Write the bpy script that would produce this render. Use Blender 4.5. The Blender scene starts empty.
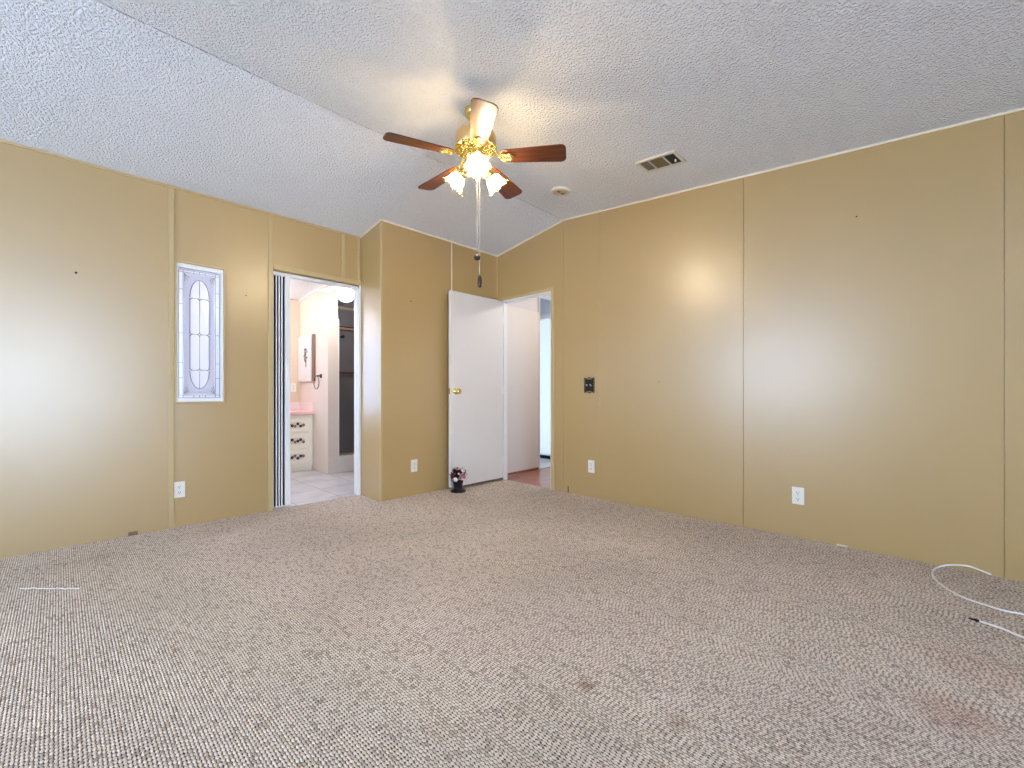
import bpy, bmesh, math, random
from mathutils import Vector, Matrix
random.seed(7)
PI = math.pi
sc = bpy.context.scene
C = sc.collection

# ------------------------------------------------------------------ camera, sky, exposure
cam_d = bpy.data.cameras.new('camera'); cam = bpy.data.objects.new('camera', cam_d); C.objects.link(cam)
cam.location = (0, 0, 0.97); cam.rotation_euler = (PI / 2, 0, 0.7668 - PI / 2)
cam_d.sensor_width = 36; cam_d.lens = 15.353; cam_d.shift_y = 8.756 / 1024; cam_d.clip_start = 0.02
sc.camera = cam
sc.view_settings.view_transform = 'Standard'; sc.view_settings.look = 'None'
sc.view_settings.gamma = 1; sc.view_settings.use_curve_mapping = False
sc.view_settings.exposure = 0.07
sc.cycles.use_adaptive_sampling = False
sc.cycles.use_denoising = True
sc.cycles.denoising_prefilter = 'NONE'

SKY = 19.0
w = bpy.data.worlds.new('sky'); sc.world = w; w.use_nodes = True
nt = w.node_tree; nt.nodes.clear()
wo = nt.nodes.new('ShaderNodeOutputWorld'); bg = nt.nodes.new('ShaderNodeBackground')
tc = nt.nodes.new('ShaderNodeTexCoord'); sp = nt.nodes.new('ShaderNodeSeparateXYZ'); rp = nt.nodes.new('ShaderNodeValToRGB')
mr = nt.nodes.new('ShaderNodeMapRange'); mr.inputs[1].default_value = -1; mr.inputs[2].default_value = 1
nt.links.new(tc.outputs['Generated'], sp.inputs[0]); nt.links.new(sp.outputs[2], mr.inputs[0]); nt.links.new(mr.outputs[0], rp.inputs[0])
e = rp.color_ramp.elements
e[0].position = 0.0; e[0].color = (0.54, 0.72, 1.02, 1)
e[1].position = 1.0; e[1].color = (0.40, 0.56, 0.92, 1)
for pos, colr in ((0.47, (0.65, 0.82, 1.08, 1)), (0.52, (0.67, 0.85, 1.10, 1))):
    k = rp.color_ramp.elements.new(pos); k.color = colr
nt.links.new(rp.outputs[0], bg.inputs[0]); bg.inputs[1].default_value = SKY
nt.links.new(bg.outputs[0], wo.inputs[0])

# ------------------------------------------------------------------ helpers
def wm(o):
    m = o.matrix_basis.copy()
    while o.parent:
        o = o.parent; m = o.matrix_basis @ m
    return m

def obj(name, bm, mat, parent=None, world=True, smooth=False, **props):
    if parent is not None and world:
        bmesh.ops.transform(bm, matrix=wm(parent).inverted(), verts=bm.verts)
    bmesh.ops.recalc_face_normals(bm, faces=bm.faces)
    me = bpy.data.meshes.new(name); bm.to_mesh(me); bm.free()
    if smooth:
        for p in me.polygons: p.use_smooth = True
    o = bpy.data.objects.new(name, me); C.objects.link(o)
    for m in (mat if isinstance(mat, (list, tuple)) else [mat]): me.materials.append(m)
    if parent is not None: o.parent = parent
    for k, v in props.items(): o[k] = v
    return o

def thing(name, label, cat, loc=(0, 0, 0), rot=(0, 0, 0), group=None, kind=None):
    o = bpy.data.objects.new(name, None); C.objects.link(o)
    o.empty_display_size = 0.05
    o.location = loc; o.rotation_euler = rot
    o['label'] = label; o['category'] = cat
    if group: o['group'] = group
    if kind: o['kind'] = kind
    return o

def struct(name, bm, mat, label, cat, parent=None, **k):
    o = obj(name, bm, mat, parent, **k); o['kind'] = 'structure'; o['label'] = label; o['category'] = cat
    return o

def copy_thing(root, loc, rot, label):
    r = root.copy(); C.objects.link(r); r.location = loc; r.rotation_euler = rot; r['label'] = label
    for ch in list(root.children):
        c = ch.copy(); C.objects.link(c); c.parent = r
        for g in list(ch.children):
            d = g.copy(); C.objects.link(d); d.parent = c
    return r

def box(bm, x0, x1, y0, y1, z0, z1):
    r = bmesh.ops.create_cube(bm, size=1.0)
    bmesh.ops.transform(bm, matrix=Matrix.Translation(((x0 + x1) / 2, (y0 + y1) / 2, (z0 + z1) / 2)) @ Matrix.Diagonal((x1 - x0, y1 - y0, z1 - z0, 1)), verts=r['verts'])
    return r['verts']

def bbox(bm, x0, x1, y0, y1, z0, z1, b=0.004, seg=2):
    t = bmesh.new(); box(t, x0, x1, y0, y1, z0, z1)
    bmesh.ops.bevel(t, geom=t.edges[:], offset=b, segments=seg, affect='EDGES', profile=0.5)
    add(bm, t)

def add(bm, t, m=None):
    vs = {}
    for v in t.verts: vs[v] = bm.verts.new(m @ v.co if m else v.co)
    for f in t.faces:
        try: bm.faces.new([vs[v] for v in f.verts])
        except ValueError: pass
    t.free()

def prism(bm, pts, axis, a, b):
    """extrude a 2-D outline along an axis: 'x' pts=(y,z), 'y' pts=(x,z), 'z' pts=(x,y)"""
    def P(p, t): return {'x': (t, p[0], p[1]), 'y': (p[0], t, p[1]), 'z': (p[0], p[1], t)}[axis]
    lo = [bm.verts.new(P(p, a)) for p in pts]; hi = [bm.verts.new(P(p, b)) for p in pts]
    n = len(pts)
    bm.faces.new(lo); bm.faces.new(hi[::-1])
    for i in range(n): bm.faces.new((lo[i], lo[(i + 1) % n], hi[(i + 1) % n], hi[i]))

def lathe(bm, prof, n=32, m=None, close=True):
    rings = []
    m = m or Matrix.Identity(4)
    for r, z in prof:
        if r < 1e-6: rings.append([bm.verts.new(m @ Vector((0, 0, z)))])
        else: rings.append([bm.verts.new(m @ Vector((r * math.cos(2 * PI * i / n), r * math.sin(2 * PI * i / n), z))) for i in range(n)])
    for A, B in zip(rings, rings[1:]):
        for i in range(n):
            j = (i + 1) % n
            if len(A) == 1 and len(B) == 1: continue
            if len(A) == 1: bm.faces.new((A[0], B[i], B[j]))
            elif len(B) == 1: bm.faces.new((A[i], A[j], B[0]))
            else: bm.faces.new((A[i], A[j], B[j], B[i]))
    if close:
        for R in (rings[0], rings[-1]):
            if len(R) > 2: bm.faces.new(R)

def tube(bm, pts, r, n=8, closed=False):
    pts = [Vector(p) for p in pts]; N = len(pts); rings = []
    rr = r if isinstance(r, (list, tuple)) else [r] * N
    up = None
    for i, p in enumerate(pts):
        if closed: t = pts[(i + 1) % N] - pts[i - 1]
        else: t = pts[min(i + 1, N - 1)] - pts[max(i - 1, 0)]
        t.normalize()
        if up is None:
            up = Vector((0, 0, 1)) if abs(t.z) < 0.9 else Vector((1, 0, 0))
        a = t.cross(up)
        if a.length < 1e-5: a = t.cross(Vector((0.3, 0.7, 0.1)))
        a.normalize(); b = a.cross(t); b.normalize(); up = b
        rings.append([bm.verts.new(p + (a * math.cos(2 * PI * k / n) + b * math.sin(2 * PI * k / n)) * rr[i]) for k in range(n)])
    M = N if closed else N - 1
    for i in range(M):
        A, B = rings[i], rings[(i + 1) % N]
        for k in range(n): bm.faces.new((A[k], A[(k + 1) % n], B[(k + 1) % n], B[k]))
    if not closed:
        bm.faces.new(rings[0]); bm.faces.new(rings[-1][::-1])

def sphere(bm, c, r, u=16, v=10, s=(1, 1, 1)):
    q = bmesh.ops.create_uvsphere(bm, u_segments=u, v_segments=v, radius=1.0)
    bmesh.ops.transform(bm, matrix=Matrix.Translation(c) @ Matrix.Diagonal((r * s[0], r * s[1], r * s[2], 1)), verts=q['verts'])

def spline(pts, k=6):
    P = [Vector(p) for p in pts]; out = []
    for i in range(len(P) - 1):
        a = P[max(i - 1, 0)]; b = P[i]; c = P[i + 1]; d = P[min(i + 2, len(P) - 1)]
        for j in range(k):
            t = j / k
            out.append(0.5 * ((2 * b) + (c - a) * t + (2 * a - 5 * b + 4 * c - d) * t * t + (3 * b - a - 3 * c + d) * t ** 3))
    out.append(P[-1]); return out

# ------------------------------------------------------------------ materials
def mat(name, col, rough=0.5, metal=0.0, spec=0.5, bump=None, vary=0.0, vscale=6.0, coat=0.0, ior=1.5):
    m = bpy.data.materials.new(name); m.use_nodes = True
    n = m.node_tree.nodes; l = m.node_tree.links; b = n['Principled BSDF']
    b.inputs['Base Color'].default_value = (*col, 1); b.inputs['Roughness'].default_value = rough
    b.inputs['Metallic'].default_value = metal; b.inputs['IOR'].default_value = ior; b.inputs['Specular IOR Level'].default_value = spec
    b.inputs['Coat Weight'].default_value = coat
    tcn = n.new('ShaderNodeTexCoord')
    ns = n.new('ShaderNodeTexNoise'); ns.inputs['Scale'].default_value = vscale; ns.inputs['Detail'].default_value = 4
    l.new(tcn.outputs['Object'], ns.inputs['Vector'])
    hs = n.new('ShaderNodeMixRGB'); hs.blend_type = 'MULTIPLY'; hs.inputs[0].default_value = vary
    hs.inputs[1].default_value = (*col, 1)
    l.new(ns.outputs['Fac'], hs.inputs[2]); l.new(hs.outputs[0], b.inputs['Base Color'])
    if bump:
        s, d = bump
        nb = n.new('ShaderNodeTexNoise'); nb.inputs['Scale'].default_value = s; nb.inputs['Detail'].default_value = 3
        l.new(tcn.outputs['Object'], nb.inputs['Vector'])
        bp = n.new('ShaderNodeBump'); bp.inputs['Strength'].default_value = 0.6; bp.inputs['Distance'].default_value = d
        l.new(nb.outputs['Fac'], bp.inputs['Height']); l.new(bp.outputs[0], b.inputs['Normal'])
    return m

def glow(name, col, s):
    m = bpy.data.materials.new(name); m.use_nodes = True
    n = m.node_tree.nodes; b = n['Principled BSDF']
    b.inputs['Base Color'].default_value = (*col, 1)
    b.inputs['Emission Color'].default_value = (*col, 1); b.inputs['Emission Strength'].default_value = s
    return m

def thin_glass(name, col=(1, 1, 1), translucent=0.0, gloss=0.06, tcol=None, rough=0.03):
    """pane seen from both sides: clear transmission mixed with frosted scatter and a little gloss"""
    m = bpy.data.materials.new(name); m.use_nodes = True
    n = m.node_tree.nodes; l = m.node_tree.links; n.clear()
    o = n.new('ShaderNodeOutputMaterial'); t = n.new('ShaderNodeBsdfTransparent'); t.inputs[0].default_value = (*col, 1)
    tr = n.new('ShaderNodeBsdfTranslucent'); tr.inputs[0].default_value = (*(tcol or col), 1)
    df = n.new('ShaderNodeBsdfDiffuse'); df.inputs[0].default_value = (*(tcol or col), 1)
    g = n.new('ShaderNodeBsdfGlossy'); g.inputs['Roughness'].default_value = rough
    ms = n.new('ShaderNodeMixShader'); ms.inputs[0].default_value = 0.35
    l.new(tr.outputs[0], ms.inputs[1]); l.new(df.outputs[0], ms.inputs[2])
    m1 = n.new('ShaderNodeMixShader'); m1.inputs[0].default_value = translucent
    l.new(t.outputs[0], m1.inputs[1]); l.new(ms.outputs[0], m1.inputs[2])
    m2 = n.new('ShaderNodeMixShader'); m2.inputs[0].default_value = gloss
    l.new(m1.outputs[0], m2.inputs[1]); l.new(g.outputs[0], m2.inputs[2]); l.new(m2.outputs[0], o.inputs[0])
    return m

WALL = (0.452, 0.298, 0.110)
M = {}
M['wall'] = mat('tan_vinyl_wall', WALL, 0.33, spec=1.0, ior=1.62, bump=(260, 0.0006), vary=0.10, vscale=2.2)
M['trim'] = mat('tan_trim', (0.52, 0.385, 0.19), 0.30, vary=0.06)
M['crown'] = mat('cream_trim', (0.80, 0.72, 0.55), 0.4, vary=0.05)
M['white'] = mat('white_paint', (0.80, 0.78, 0.76), 0.4, vary=0.05)
M['door'] = mat('white_door', (0.74, 0.695, 0.65), 0.42, bump=(140, 0.0005), vary=0.06, vscale=3)
M['ivory'] = mat('ivory_plastic', (0.80, 0.77, 0.68), 0.3, vary=0.03)
M['dark'] = mat('dark_slot', (0.03, 0.028, 0.026), 0.6, vary=0.1)
M['black'] = mat('black_enamel', (0.008, 0.008, 0.010), 0.4, spec=0.25, vary=0.1)
M['brass'] = mat('polished_brass', (0.90, 0.72, 0.26), 0.22, metal=1.0, vary=0.12, vscale=60)
M['oldbrass'] = mat('satin_brass_motor', (0.72, 0.46, 0.19), 0.35, metal=0.55, vary=0.10, vscale=20)
M['chrome'] = mat('chrome', (0.75, 0.76, 0.80), 0.15, metal=1.0, vary=0.05)
M['bronze'] = mat('dark_bronze', (0.055, 0.04, 0.035), 0.35, metal=0.6, vary=0.1)
M['peach'] = mat('peach_wall', (0.82, 0.70, 0.60), 0.45, vary=0.06)
M['bathtan'] = mat('bath_tan_wall', (0.74, 0.58, 0.44), 0.45, vary=0.06)
M['bathend'] = mat('bath_wall_end', (0.70, 0.61, 0.54), 0.45, vary=0.06)
M['hallwall'] = mat('hall_wall', (0.66, 0.64, 0.65), 0.5, vary=0.06)
M['pink'] = mat('pink_laminate', (0.84, 0.52, 0.48), 0.3, vary=0.08, vscale=30)
M['pinkpale'] = mat('pale_pink_laminate', (0.90, 0.72, 0.72), 0.3, vary=0.08, vscale=30)
M['cream'] = mat('cream_cabinet', (0.86, 0.80, 0.66), 0.4, vary=0.05)
M['cabwood'] = mat('brown_wood', (0.25, 0.14, 0.09), 0.45, vary=0.4, vscale=30)
M['shower'] = mat('grey_shower_panel', (0.30, 0.30, 0.33), 0.4, vary=0.1)
M['maroon'] = mat('dark_maroon_rail', (0.055, 0.018, 0.020), 0.4, spec=0.3, vary=0.1)
M['rust'] = mat('reddish_wood_edge', (0.32, 0.12, 0.07), 0.5, vary=0.2, vscale=20)
M['cord'] = mat('white_cable', (0.85, 0.83, 0.79), 0.4, vary=0.05)
M['chain'] = mat('dull_bead_chain', (0.50, 0.47, 0.42), 0.5, vary=0.1)
M['pleat'] = mat('pleated_vinyl', (0.86, 0.86, 0.85), 0.4, vary=0.05)
M['pleatshade'] = mat('painted_fold_shade', (0.05, 0.055, 0.075), 0.6, vary=0.1)  # near-black colour stands in for the deep shade inside the accordion folds
M['bulb'] = glow('lit_bulb', (1.0, 0.82, 0.60), 590.0)
M['globe'] = glow('lit_globe', (1.0, 0.95, 0.95), 95.0)
M['softbulb'] = glow('soft_round_bulb', (1.0, 0.95, 0.93), 12.0)
M['shade'] = thin_glass('frosted_shade_glass', (1, 0.95, 0.82), translucent=0.45, gloss=0.05, tcol=(0.30, 0.28, 0.17), rough=0.2)
M['clear'] = thin_glass('window_glass', (0.97, 0.985, 1.0), translucent=0.0, gloss=0.05)
M['frost'] = thin_glass('frosted_white_glass', (0.95, 0.97, 1.0), translucent=0.75, gloss=0.05, tcol=(0.93, 0.95, 1.0))
M['lightfrost'] = thin_glass('lightly_frosted_glass', (1, 1, 1), translucent=0.25, gloss=0.05, tcol=(0.95, 0.96, 1.0))
M['frostgrey'] = thin_glass('frosted_grey_glass', (0.8, 0.8, 0.84), translucent=0.85, gloss=0.05, tcol=(0.87, 0.86, 0.90))
M['sheer'] = thin_glass('bluish_obscure_glass', (0.06, 0.06, 0.06), translucent=0.92, gloss=0.04, tcol=(0.42, 0.41, 0.38))
M['smoke'] = thin_glass('grey_obscure_glass', (0.35, 0.35, 0.38), translucent=0.55, gloss=0.07, tcol=(0.36, 0.36, 0.40), rough=0.25)
M['came'] = mat('lead_came', (0.22, 0.22, 0.23), 0.4, metal=0.3, vary=0.1)
M['leaf'] = mat('dark_leaf', (0.012, 0.018, 0.012), 0.6, spec=0.2, vary=0.4, vscale=80)
M['pinkpetal'] = mat('pink_petal', (0.62, 0.16, 0.18), 0.6, vary=0.3, vscale=80)
M['redpetal'] = mat('dark_red_petal', (0.16, 0.02, 0.035), 0.6, vary=0.3, vscale=80)
M['whitepetal'] = mat('white_petal', (0.80, 0.70, 0.66), 0.6, vary=0.2, vscale=80)
M['vent'] = mat('beige_vent_metal', (0.70, 0.65, 0.55), 0.45, vary=0.1)
M['detect'] = mat('tan_detector_cover', (0.52, 0.42, 0.29), 0.5, vary=0.1)
M['slat'] = mat('brown_vent_slat', (0.15, 0.105, 0.05), 0.55, vary=0.2)

def nodes_of(name, rough=0.8, spec=0.3):
    m = bpy.data.materials.new(name); m.use_nodes = True
    n = m.node_tree.nodes; l = m.node_tree.links; b = n['Principled BSDF']
    b.inputs['Roughness'].default_value = rough; b.inputs['Specular IOR Level'].default_value = spec
    return m, n, l, b

def N(n, t, **k):
    x = n.new(t)
    for a, v in k.items(): setattr(x, a, v)
    return x

def math_(n, l, op, a, b=None):
    x = n.new('ShaderNodeMath'); x.operation = op
    for i, v in enumerate((a, b)):
        if v is None: continue
        if isinstance(v, (int, float)): x.inputs[i].default_value = v
        else: l.new(v, x.inputs[i])
    return x.outputs[0]

def mix(n, l, fac, a, b, mode='MIX'):
    x = n.new('ShaderNodeMixRGB'); x.blend_type = mode
    for i, v in enumerate((fac, a, b)):
        if isinstance(v, (int, float)): x.inputs[i].default_value = v
        elif isinstance(v, tuple): x.inputs[i].default_value = (*v, 1)
        else: l.new(v, x.inputs[i])
    return x.outputs[0]

def carpet_material():
    m, n, l, b = nodes_of('berber_carpet', 0.95, 0.12)
    t = n.new('ShaderNodeTexCoord'); s = n.new('ShaderNodeSeparateXYZ'); l.new(t.outputs['Object'], s.inputs[0])
    wob = n.new('ShaderNodeTexNoise'); wob.inputs['Scale'].default_value = 55; l.new(t.outputs['Object'], wob.inputs['Vector'])
    wv = math_(n, l, 'MULTIPLY', math_(n, l, 'SUBTRACT', wob.outputs['Fac'], 0.5), 0.45)
    u = math_(n, l, 'ADD', math_(n, l, 'DIVIDE', s.outputs[0], 0.0090), wv)
    row = math_(n, l, 'FLOOR', u)
    rn = n.new('ShaderNodeTexWhiteNoise'); rn.noise_dimensions = '1D'; l.new(row, rn.inputs['W'])
    v = math_(n, l, 'ADD', math_(n, l, 'ADD', math_(n, l, 'DIVIDE', s.outputs[1], 0.0165), math_(n, l, 'MULTIPLY', row, 0.5)), math_(n, l, 'MULTIPLY', rn.outputs[0], 0.7))
    v = math_(n, l, 'ADD', v, math_(n, l, 'MULTIPLY', wv, 1.4))
    cell = math_(n, l, 'FLOOR', v)
    cb = n.new('ShaderNodeCombineXYZ'); l.new(row, cb.inputs[0]); l.new(cell, cb.inputs[1])
    cn = n.new('ShaderNodeTexWhiteNoise'); cn.noise_dimensions = '2D'; l.new(cb.outputs[0], cn.inputs['Vector'])
    hu = math_(n, l, 'ABSOLUTE', math_(n, l, 'SINE', math_(n, l, 'MULTIPLY', u, PI)))
    hv = math_(n, l, 'ABSOLUTE', math_(n, l, 'SINE', math_(n, l, 'MULTIPLY', v, PI)))
    h = math_(n, l, 'POWER', math_(n, l, 'MULTIPLY', hu, hv), 0.5)
    hj = math_(n, l, 'MULTIPLY', h, math_(n, l, 'ADD', math_(n, l, 'MULTIPLY', cn.outputs[0], 0.35), 0.65))
    bp = n.new('ShaderNodeBump'); bp.inputs['Strength'].default_value = 1.0; bp.inputs['Distance'].default_value = 0.006
    l.new(hj, bp.inputs['Height']); l.new(bp.outputs[0], b.inputs['Normal'])
    # loop yarn: oatmeal with darker flecks
    fl = n.new('ShaderNodeValToRGB'); l.new(cn.outputs[0], fl.inputs[0])
    ee = fl.color_ramp.elements; ee[0].position = 0.0; ee[0].color = (0.56, 0.44, 0.35, 1); ee[1].position = 1; ee[1].color = (0.98, 0.82, 0.68, 1)
    k = ee.new(0.20); k.color = (0.80, 0.65, 0.52, 1); k = ee.new(0.5); k.color = (0.92, 0.755, 0.615, 1)
    # colour darkens in pits between loops, and less strongly between rows
    pit = math_(n, l, 'MULTIPLY', math_(n, l, 'SUBTRACT', 1.0, hu), math_(n, l, 'SUBTRACT', 1.0, hv))
    gap = n.new('ShaderNodeMapRange'); gap.interpolation_type = 'SMOOTHSTEP'; gap.inputs[1].default_value = 0.10; gap.inputs[2].default_value = 0.42; gap.inputs[3].default_value = 1.0; gap.inputs[4].default_value = 0.10
    l.new(pit, gap.inputs[0])
    cre = n.new('ShaderNodeMapRange'); cre.inputs[1].default_value = 0.0; cre.inputs[2].default_value = 0.55; cre.inputs[3].default_value = 0.70; cre.inputs[4].default_value = 1.0
    l.new(math_(n, l, 'MINIMUM', hu, math_(n, l, 'MULTIPLY', hv, 1.6)), cre.inputs[0])
    fib = n.new('ShaderNodeTexNoise'); fib.inputs['Scale'].default_value = 260; fib.inputs['Detail'].default_value = 2; l.new(t.outputs['Object'], fib.inputs['Vector'])
    fr = n.new('ShaderNodeMapRange'); fr.inputs[1].default_value = 0.3; fr.inputs[2].default_value = 0.7; fr.inputs[3].default_value = 0.72; fr.inputs[4].default_value = 1.27
    l.new(fib.outputs['Fac'], fr.inputs[0])
    col = mix(n, l, 1.0, fl.outputs[0], gap.outputs[0], 'MULTIPLY')
    col = mix(n, l, 1.0, col, cre.outputs[0], 'MULTIPLY')
    col = mix(n, l, 1.0, col, fr.outputs[0], 'MULTIPLY')
    # soil: broad traffic dirt and a few brown spots
    big = n.new('ShaderNodeTexNoise'); big.inputs['Scale'].default_value = 1.1; big.inputs['Detail'].default_value = 5; l.new(t.outputs['Object'], big.inputs['Vector'])
    br = n.new('ShaderNodeMapRange'); br.inputs[1].default_value = 0.35; br.inputs[2].default_value = 0.7; br.inputs[3].default_value = 1.0; br.inputs[4].default_value = 0.80
    l.new(big.outputs['Fac'], br.inputs[0])
    col = mix(n, l, 1.0, col, br.outputs[0], 'MULTIPLY')
    for (x, y, r, c, a) in STAINS:
        d = n.new('ShaderNodeVectorMath'); d.operation = 'DISTANCE'; l.new(t.outputs['Object'], d.inputs[0]); d.inputs[1].default_value = (x, y, 0)
        dn = math_(n, l, 'ADD', d.outputs['Value'], math_(n, l, 'MULTIPLY', wv, r * 0.8))
        k = n.new('ShaderNodeMapRange'); k.interpolation_type = 'SMOOTHSTEP'
        k.inputs[1].default_value = 0.2 * r; k.inputs[2].default_value = r; k.inputs[3].default_value = a; k.inputs[4].default_value = 0
        l.new(dn, k.inputs[0])
        col = mix(n, l, k.outputs[0], col, c, 'MULTIPLY')
    l.new(col, b.inputs['Base Color'])
    return m
STAINS = [(1.212, 0.827, 0.045, (0.50, 0.36, 0.22), 0.6), (1.16, 0.36, 0.07, (0.6, 0.5, 0.45), 0.6), (1.27, 0.54, 0.05, (0.6, 0.5, 0.42), 0.5),
          (1.87, -0.05, 0.16, (0.80, 0.62, 0.60), 0.5), (2.25, -0.12, 0.22, (0.85, 0.70, 0.68), 0.4), (0.17, 3.55, 0.1, (0.7, 0.66, 0.62), 0.4)]
M['carpet'] = carpet_material()

def ceiling_material():
    m, n, l, b = nodes_of('knockdown_ceiling', 0.75, 0.3)
    b.inputs['Base Color'].default_value = (0.85, 0.86, 0.88, 1)
    t = n.new('ShaderNodeTexCoord')
    a = n.new('ShaderNodeTexNoise'); a.inputs['Scale'].default_value = 82; a.inputs['Detail'].default_value = 2.5; l.new(t.outputs['Object'], a.inputs['Vector'])
    v = n.new('ShaderNodeTexVoronoi'); v.inputs['Scale'].default_value = 70; v.inputs['Randomness'].default_value = 1; l.new(t.outputs['Object'], v.inputs['Vector'])
    r = n.new('ShaderNodeValToRGB'); l.new(a.outputs['Fac'], r.inputs[0]); r.color_ramp.elements[0].position = 0.40; r.color_ramp.elements[1].position = 0.66
    h = math_(n, l, 'ADD', r.outputs[0], math_(n, l, 'MULTIPLY', v.outputs['Distance'], -0.5))
    bp = n.new('ShaderNodeBump'); bp.inputs['Strength'].default_value = 1.0; bp.inputs['Distance'].default_value = 0.0075
    l.new(h, bp.inputs['Height']); l.new(bp.outputs[0], b.inputs['Normal'])
    return m
M['ceiling'] = ceiling_material()

def tile_material(name, c1, c2, grout, tw, th, ox, oy, rough, mortar=0.004, off=0.0):
    m, n, l, b = nodes_of(name, rough, 0.5)
    t = n.new('ShaderNodeTexCoord'); mp = n.new('ShaderNodeMapping'); mp.inputs['Location'].default_value = (ox, oy, 0)
    l.new(t.outputs['Object'], mp.inputs[0])
    br = n.new('ShaderNodeTexBrick'); br.offset = off; br.squash = 1
    br.inputs['Scale'].default_value = 1; br.inputs['Brick Width'].default_value = tw; br.inputs['Row Height'].default_value = th
    br.inputs['Mortar Size'].default_value = mortar; br.inputs['Color1'].default_value = (*c1, 1); br.inputs['Color2'].default_value = (*c2, 1); br.inputs['Mortar'].default_value = (*grout, 1)
    l.new(mp.outputs[0], br.inputs['Vector'])
    ns = n.new('ShaderNodeTexNoise'); ns.inputs['Scale'].default_value = 5; ns.inputs['Detail'].default_value = 6; l.new(t.outputs['Object'], ns.inputs['Vector'])
    rr = n.new('ShaderNodeMapRange'); rr.inputs[1].default_value = 0.3; rr.inputs[2].default_value = 0.75; rr.inputs[3].default_value = 0.82; rr.inputs[4].default_value = 1.05
    l.new(ns.outputs['Fac'], rr.inputs[0])
    l.new(mix(n, l, 1.0, br.outputs['Color'], rr.outputs[0], 'MULTIPLY'), b.inputs['Base Color'])
    return m
M['tile'] = tile_material('bath_floor_tile', (0.70, 0.69, 0.72), (0.64, 0.64, 0.68), (0.40, 0.39, 0.42), 0.40, 0.40, -0.23, -0.05, 0.25)
M['laminate'] = tile_material('red_laminate', (0.42, 0.18, 0.12), (0.36, 0.15, 0.10), (0.16, 0.07, 0.05), 1.2, 0.13, 0, 0.03, 0.3, 0.002, 0.4)
M['entrytile'] = tile_material('pale_entry_vinyl', (0.66, 0.68, 0.74), (0.62, 0.65, 0.72), (0.5, 0.52, 0.58), 0.3, 0.3, 0, 0, 0.3)

def blade_material():
    m, n, l, b = nodes_of('walnut_blade', 0.30, 0.35)
    t = n.new('ShaderNodeTexCoord'); mp = n.new('ShaderNodeMapping'); mp.inputs['Scale'].default_value = (3, 55, 20)
    l.new(t.outputs['Object'], mp.inputs[0])
    ns = n.new('ShaderNodeTexNoise'); ns.inputs['Scale'].default_value = 1.6; ns.inputs['Detail'].default_value = 6; l.new(mp.outputs[0], ns.inputs['Vector'])
    r = n.new('ShaderNodeValToRGB'); l.new(ns.outputs['Fac'], r.inputs[0])
    e = r.color_ramp.elements; e[0].position = 0.3; e[0].color = (0.040, 0.010, 0.004, 1); e[1].position = 0.7; e[1].color = (0.15, 0.045, 0.015, 1)
    l.new(r.outputs[0], b.inputs['Base Color']); b.inputs['Coat Weight'].default_value = 0.05; b.inputs['Coat Roughness'].default_value = 0.25
    return m
M['blade'] = blade_material()

# ------------------------------------------------------------------ room geometry
XR, YL, YB, XB = 3.4343, 3.925, 3.5385, 1.993      # right wall, left wall, closet face, closet side
XW, YS = -3.0, -3.2                                # walls behind the camera
YR, ZR, SL, SR = 2.6041, 2.6656, 0.1641, 0.0801     # ceiling ridge and its two slopes
def zc(y): return ZR - SL * (y - YR) if y > YR else ZR - SR * (YR - y)
def zb(y): return zc(YL) - 0.12 * (y - YL)          # bathroom ceiling

# floors
bm = bmesh.new()
prism(bm, [(XW, YS), (XR + 0.02, YS), (XR + 0.02, YL + 0.02), (XW, YL + 0.02)], 'z', -0.08, 0.0)
struct('floor', bm, M['carpet'], 'oatmeal berber loop carpet covering the whole bedroom floor', 'floor')
bm = bmesh.new(); box(bm, -0.25, 3.42, YL + 0.02, 6.06, -0.08, -0.002)
struct('floor_bathroom', bm, M['tile'], 'pale grey square tile floor seen through the bathroom doorway', 'floor')
bm = bmesh.new(); box(bm, XR + 0.02, 5.6, 1.5, 3.60, -0.08, -0.002)
struct('floor_hall', bm, M['laminate'], 'reddish wood plank floor beyond the open white door', 'floor')
bm = bmesh.new(); box(bm, 3.9, 5.1, 3.60, 4.8, -0.08, 0.004)
struct('floor_entry', bm, M['entrytile'], 'small strip of pale bluish floor in front of the bright glass door', 'floor')

# ceiling: two pitched panels meeting at a seam
bm = bmesh.new()
g = 0.0045
prism(bm, [(YS - 0.1, zc(YS - 0.1)), (YR - g, zc(YR - g)), (YR - g, ZR + 0.12), (YS - 0.1, ZR + 0.12)], 'x', XW - 0.1, XR + 0.09)
prism(bm, [(YR + g, zc(YR + g)), (YL + 0.08, zc(YL + 0.08)), (YL + 0.08, ZR + 0.12), (YR + g, ZR + 0.12)], 'x', XW - 0.1, XR + 0.09)
prism(bm, [(YR - g, ZR + 0.035), (YR + g, ZR + 0.035), (YR + g, ZR + 0.12), (YR - g, ZR + 0.12)], 'x', XW - 0.1, XR + 0.09)
struct('ceiling', bm, M['ceiling'], 'white textured vaulted ceiling with a dark seam along its ridge', 'ceiling')
bm = bmesh.new()
prism(bm, [(YL + 0.08, zb(YL + 0.08)), (6.1, zb(6.1)), (6.1, ZR + 0.1), (YL + 0.08, ZR + 0.1)], 'x', -0.35, 3.5)
struct('ceiling_bathroom', bm, M['ceiling'], 'white sloping ceiling inside the bathroom', 'ceiling')
bm = bmesh.new(); box(bm, XR + 0.055, 5.7, 1.4, 4.9, 2.42, 2.5)
struct('ceiling_hall', bm, M['ceiling'], 'pale ceiling over the hallway beyond the white door', 'ceiling')

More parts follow.
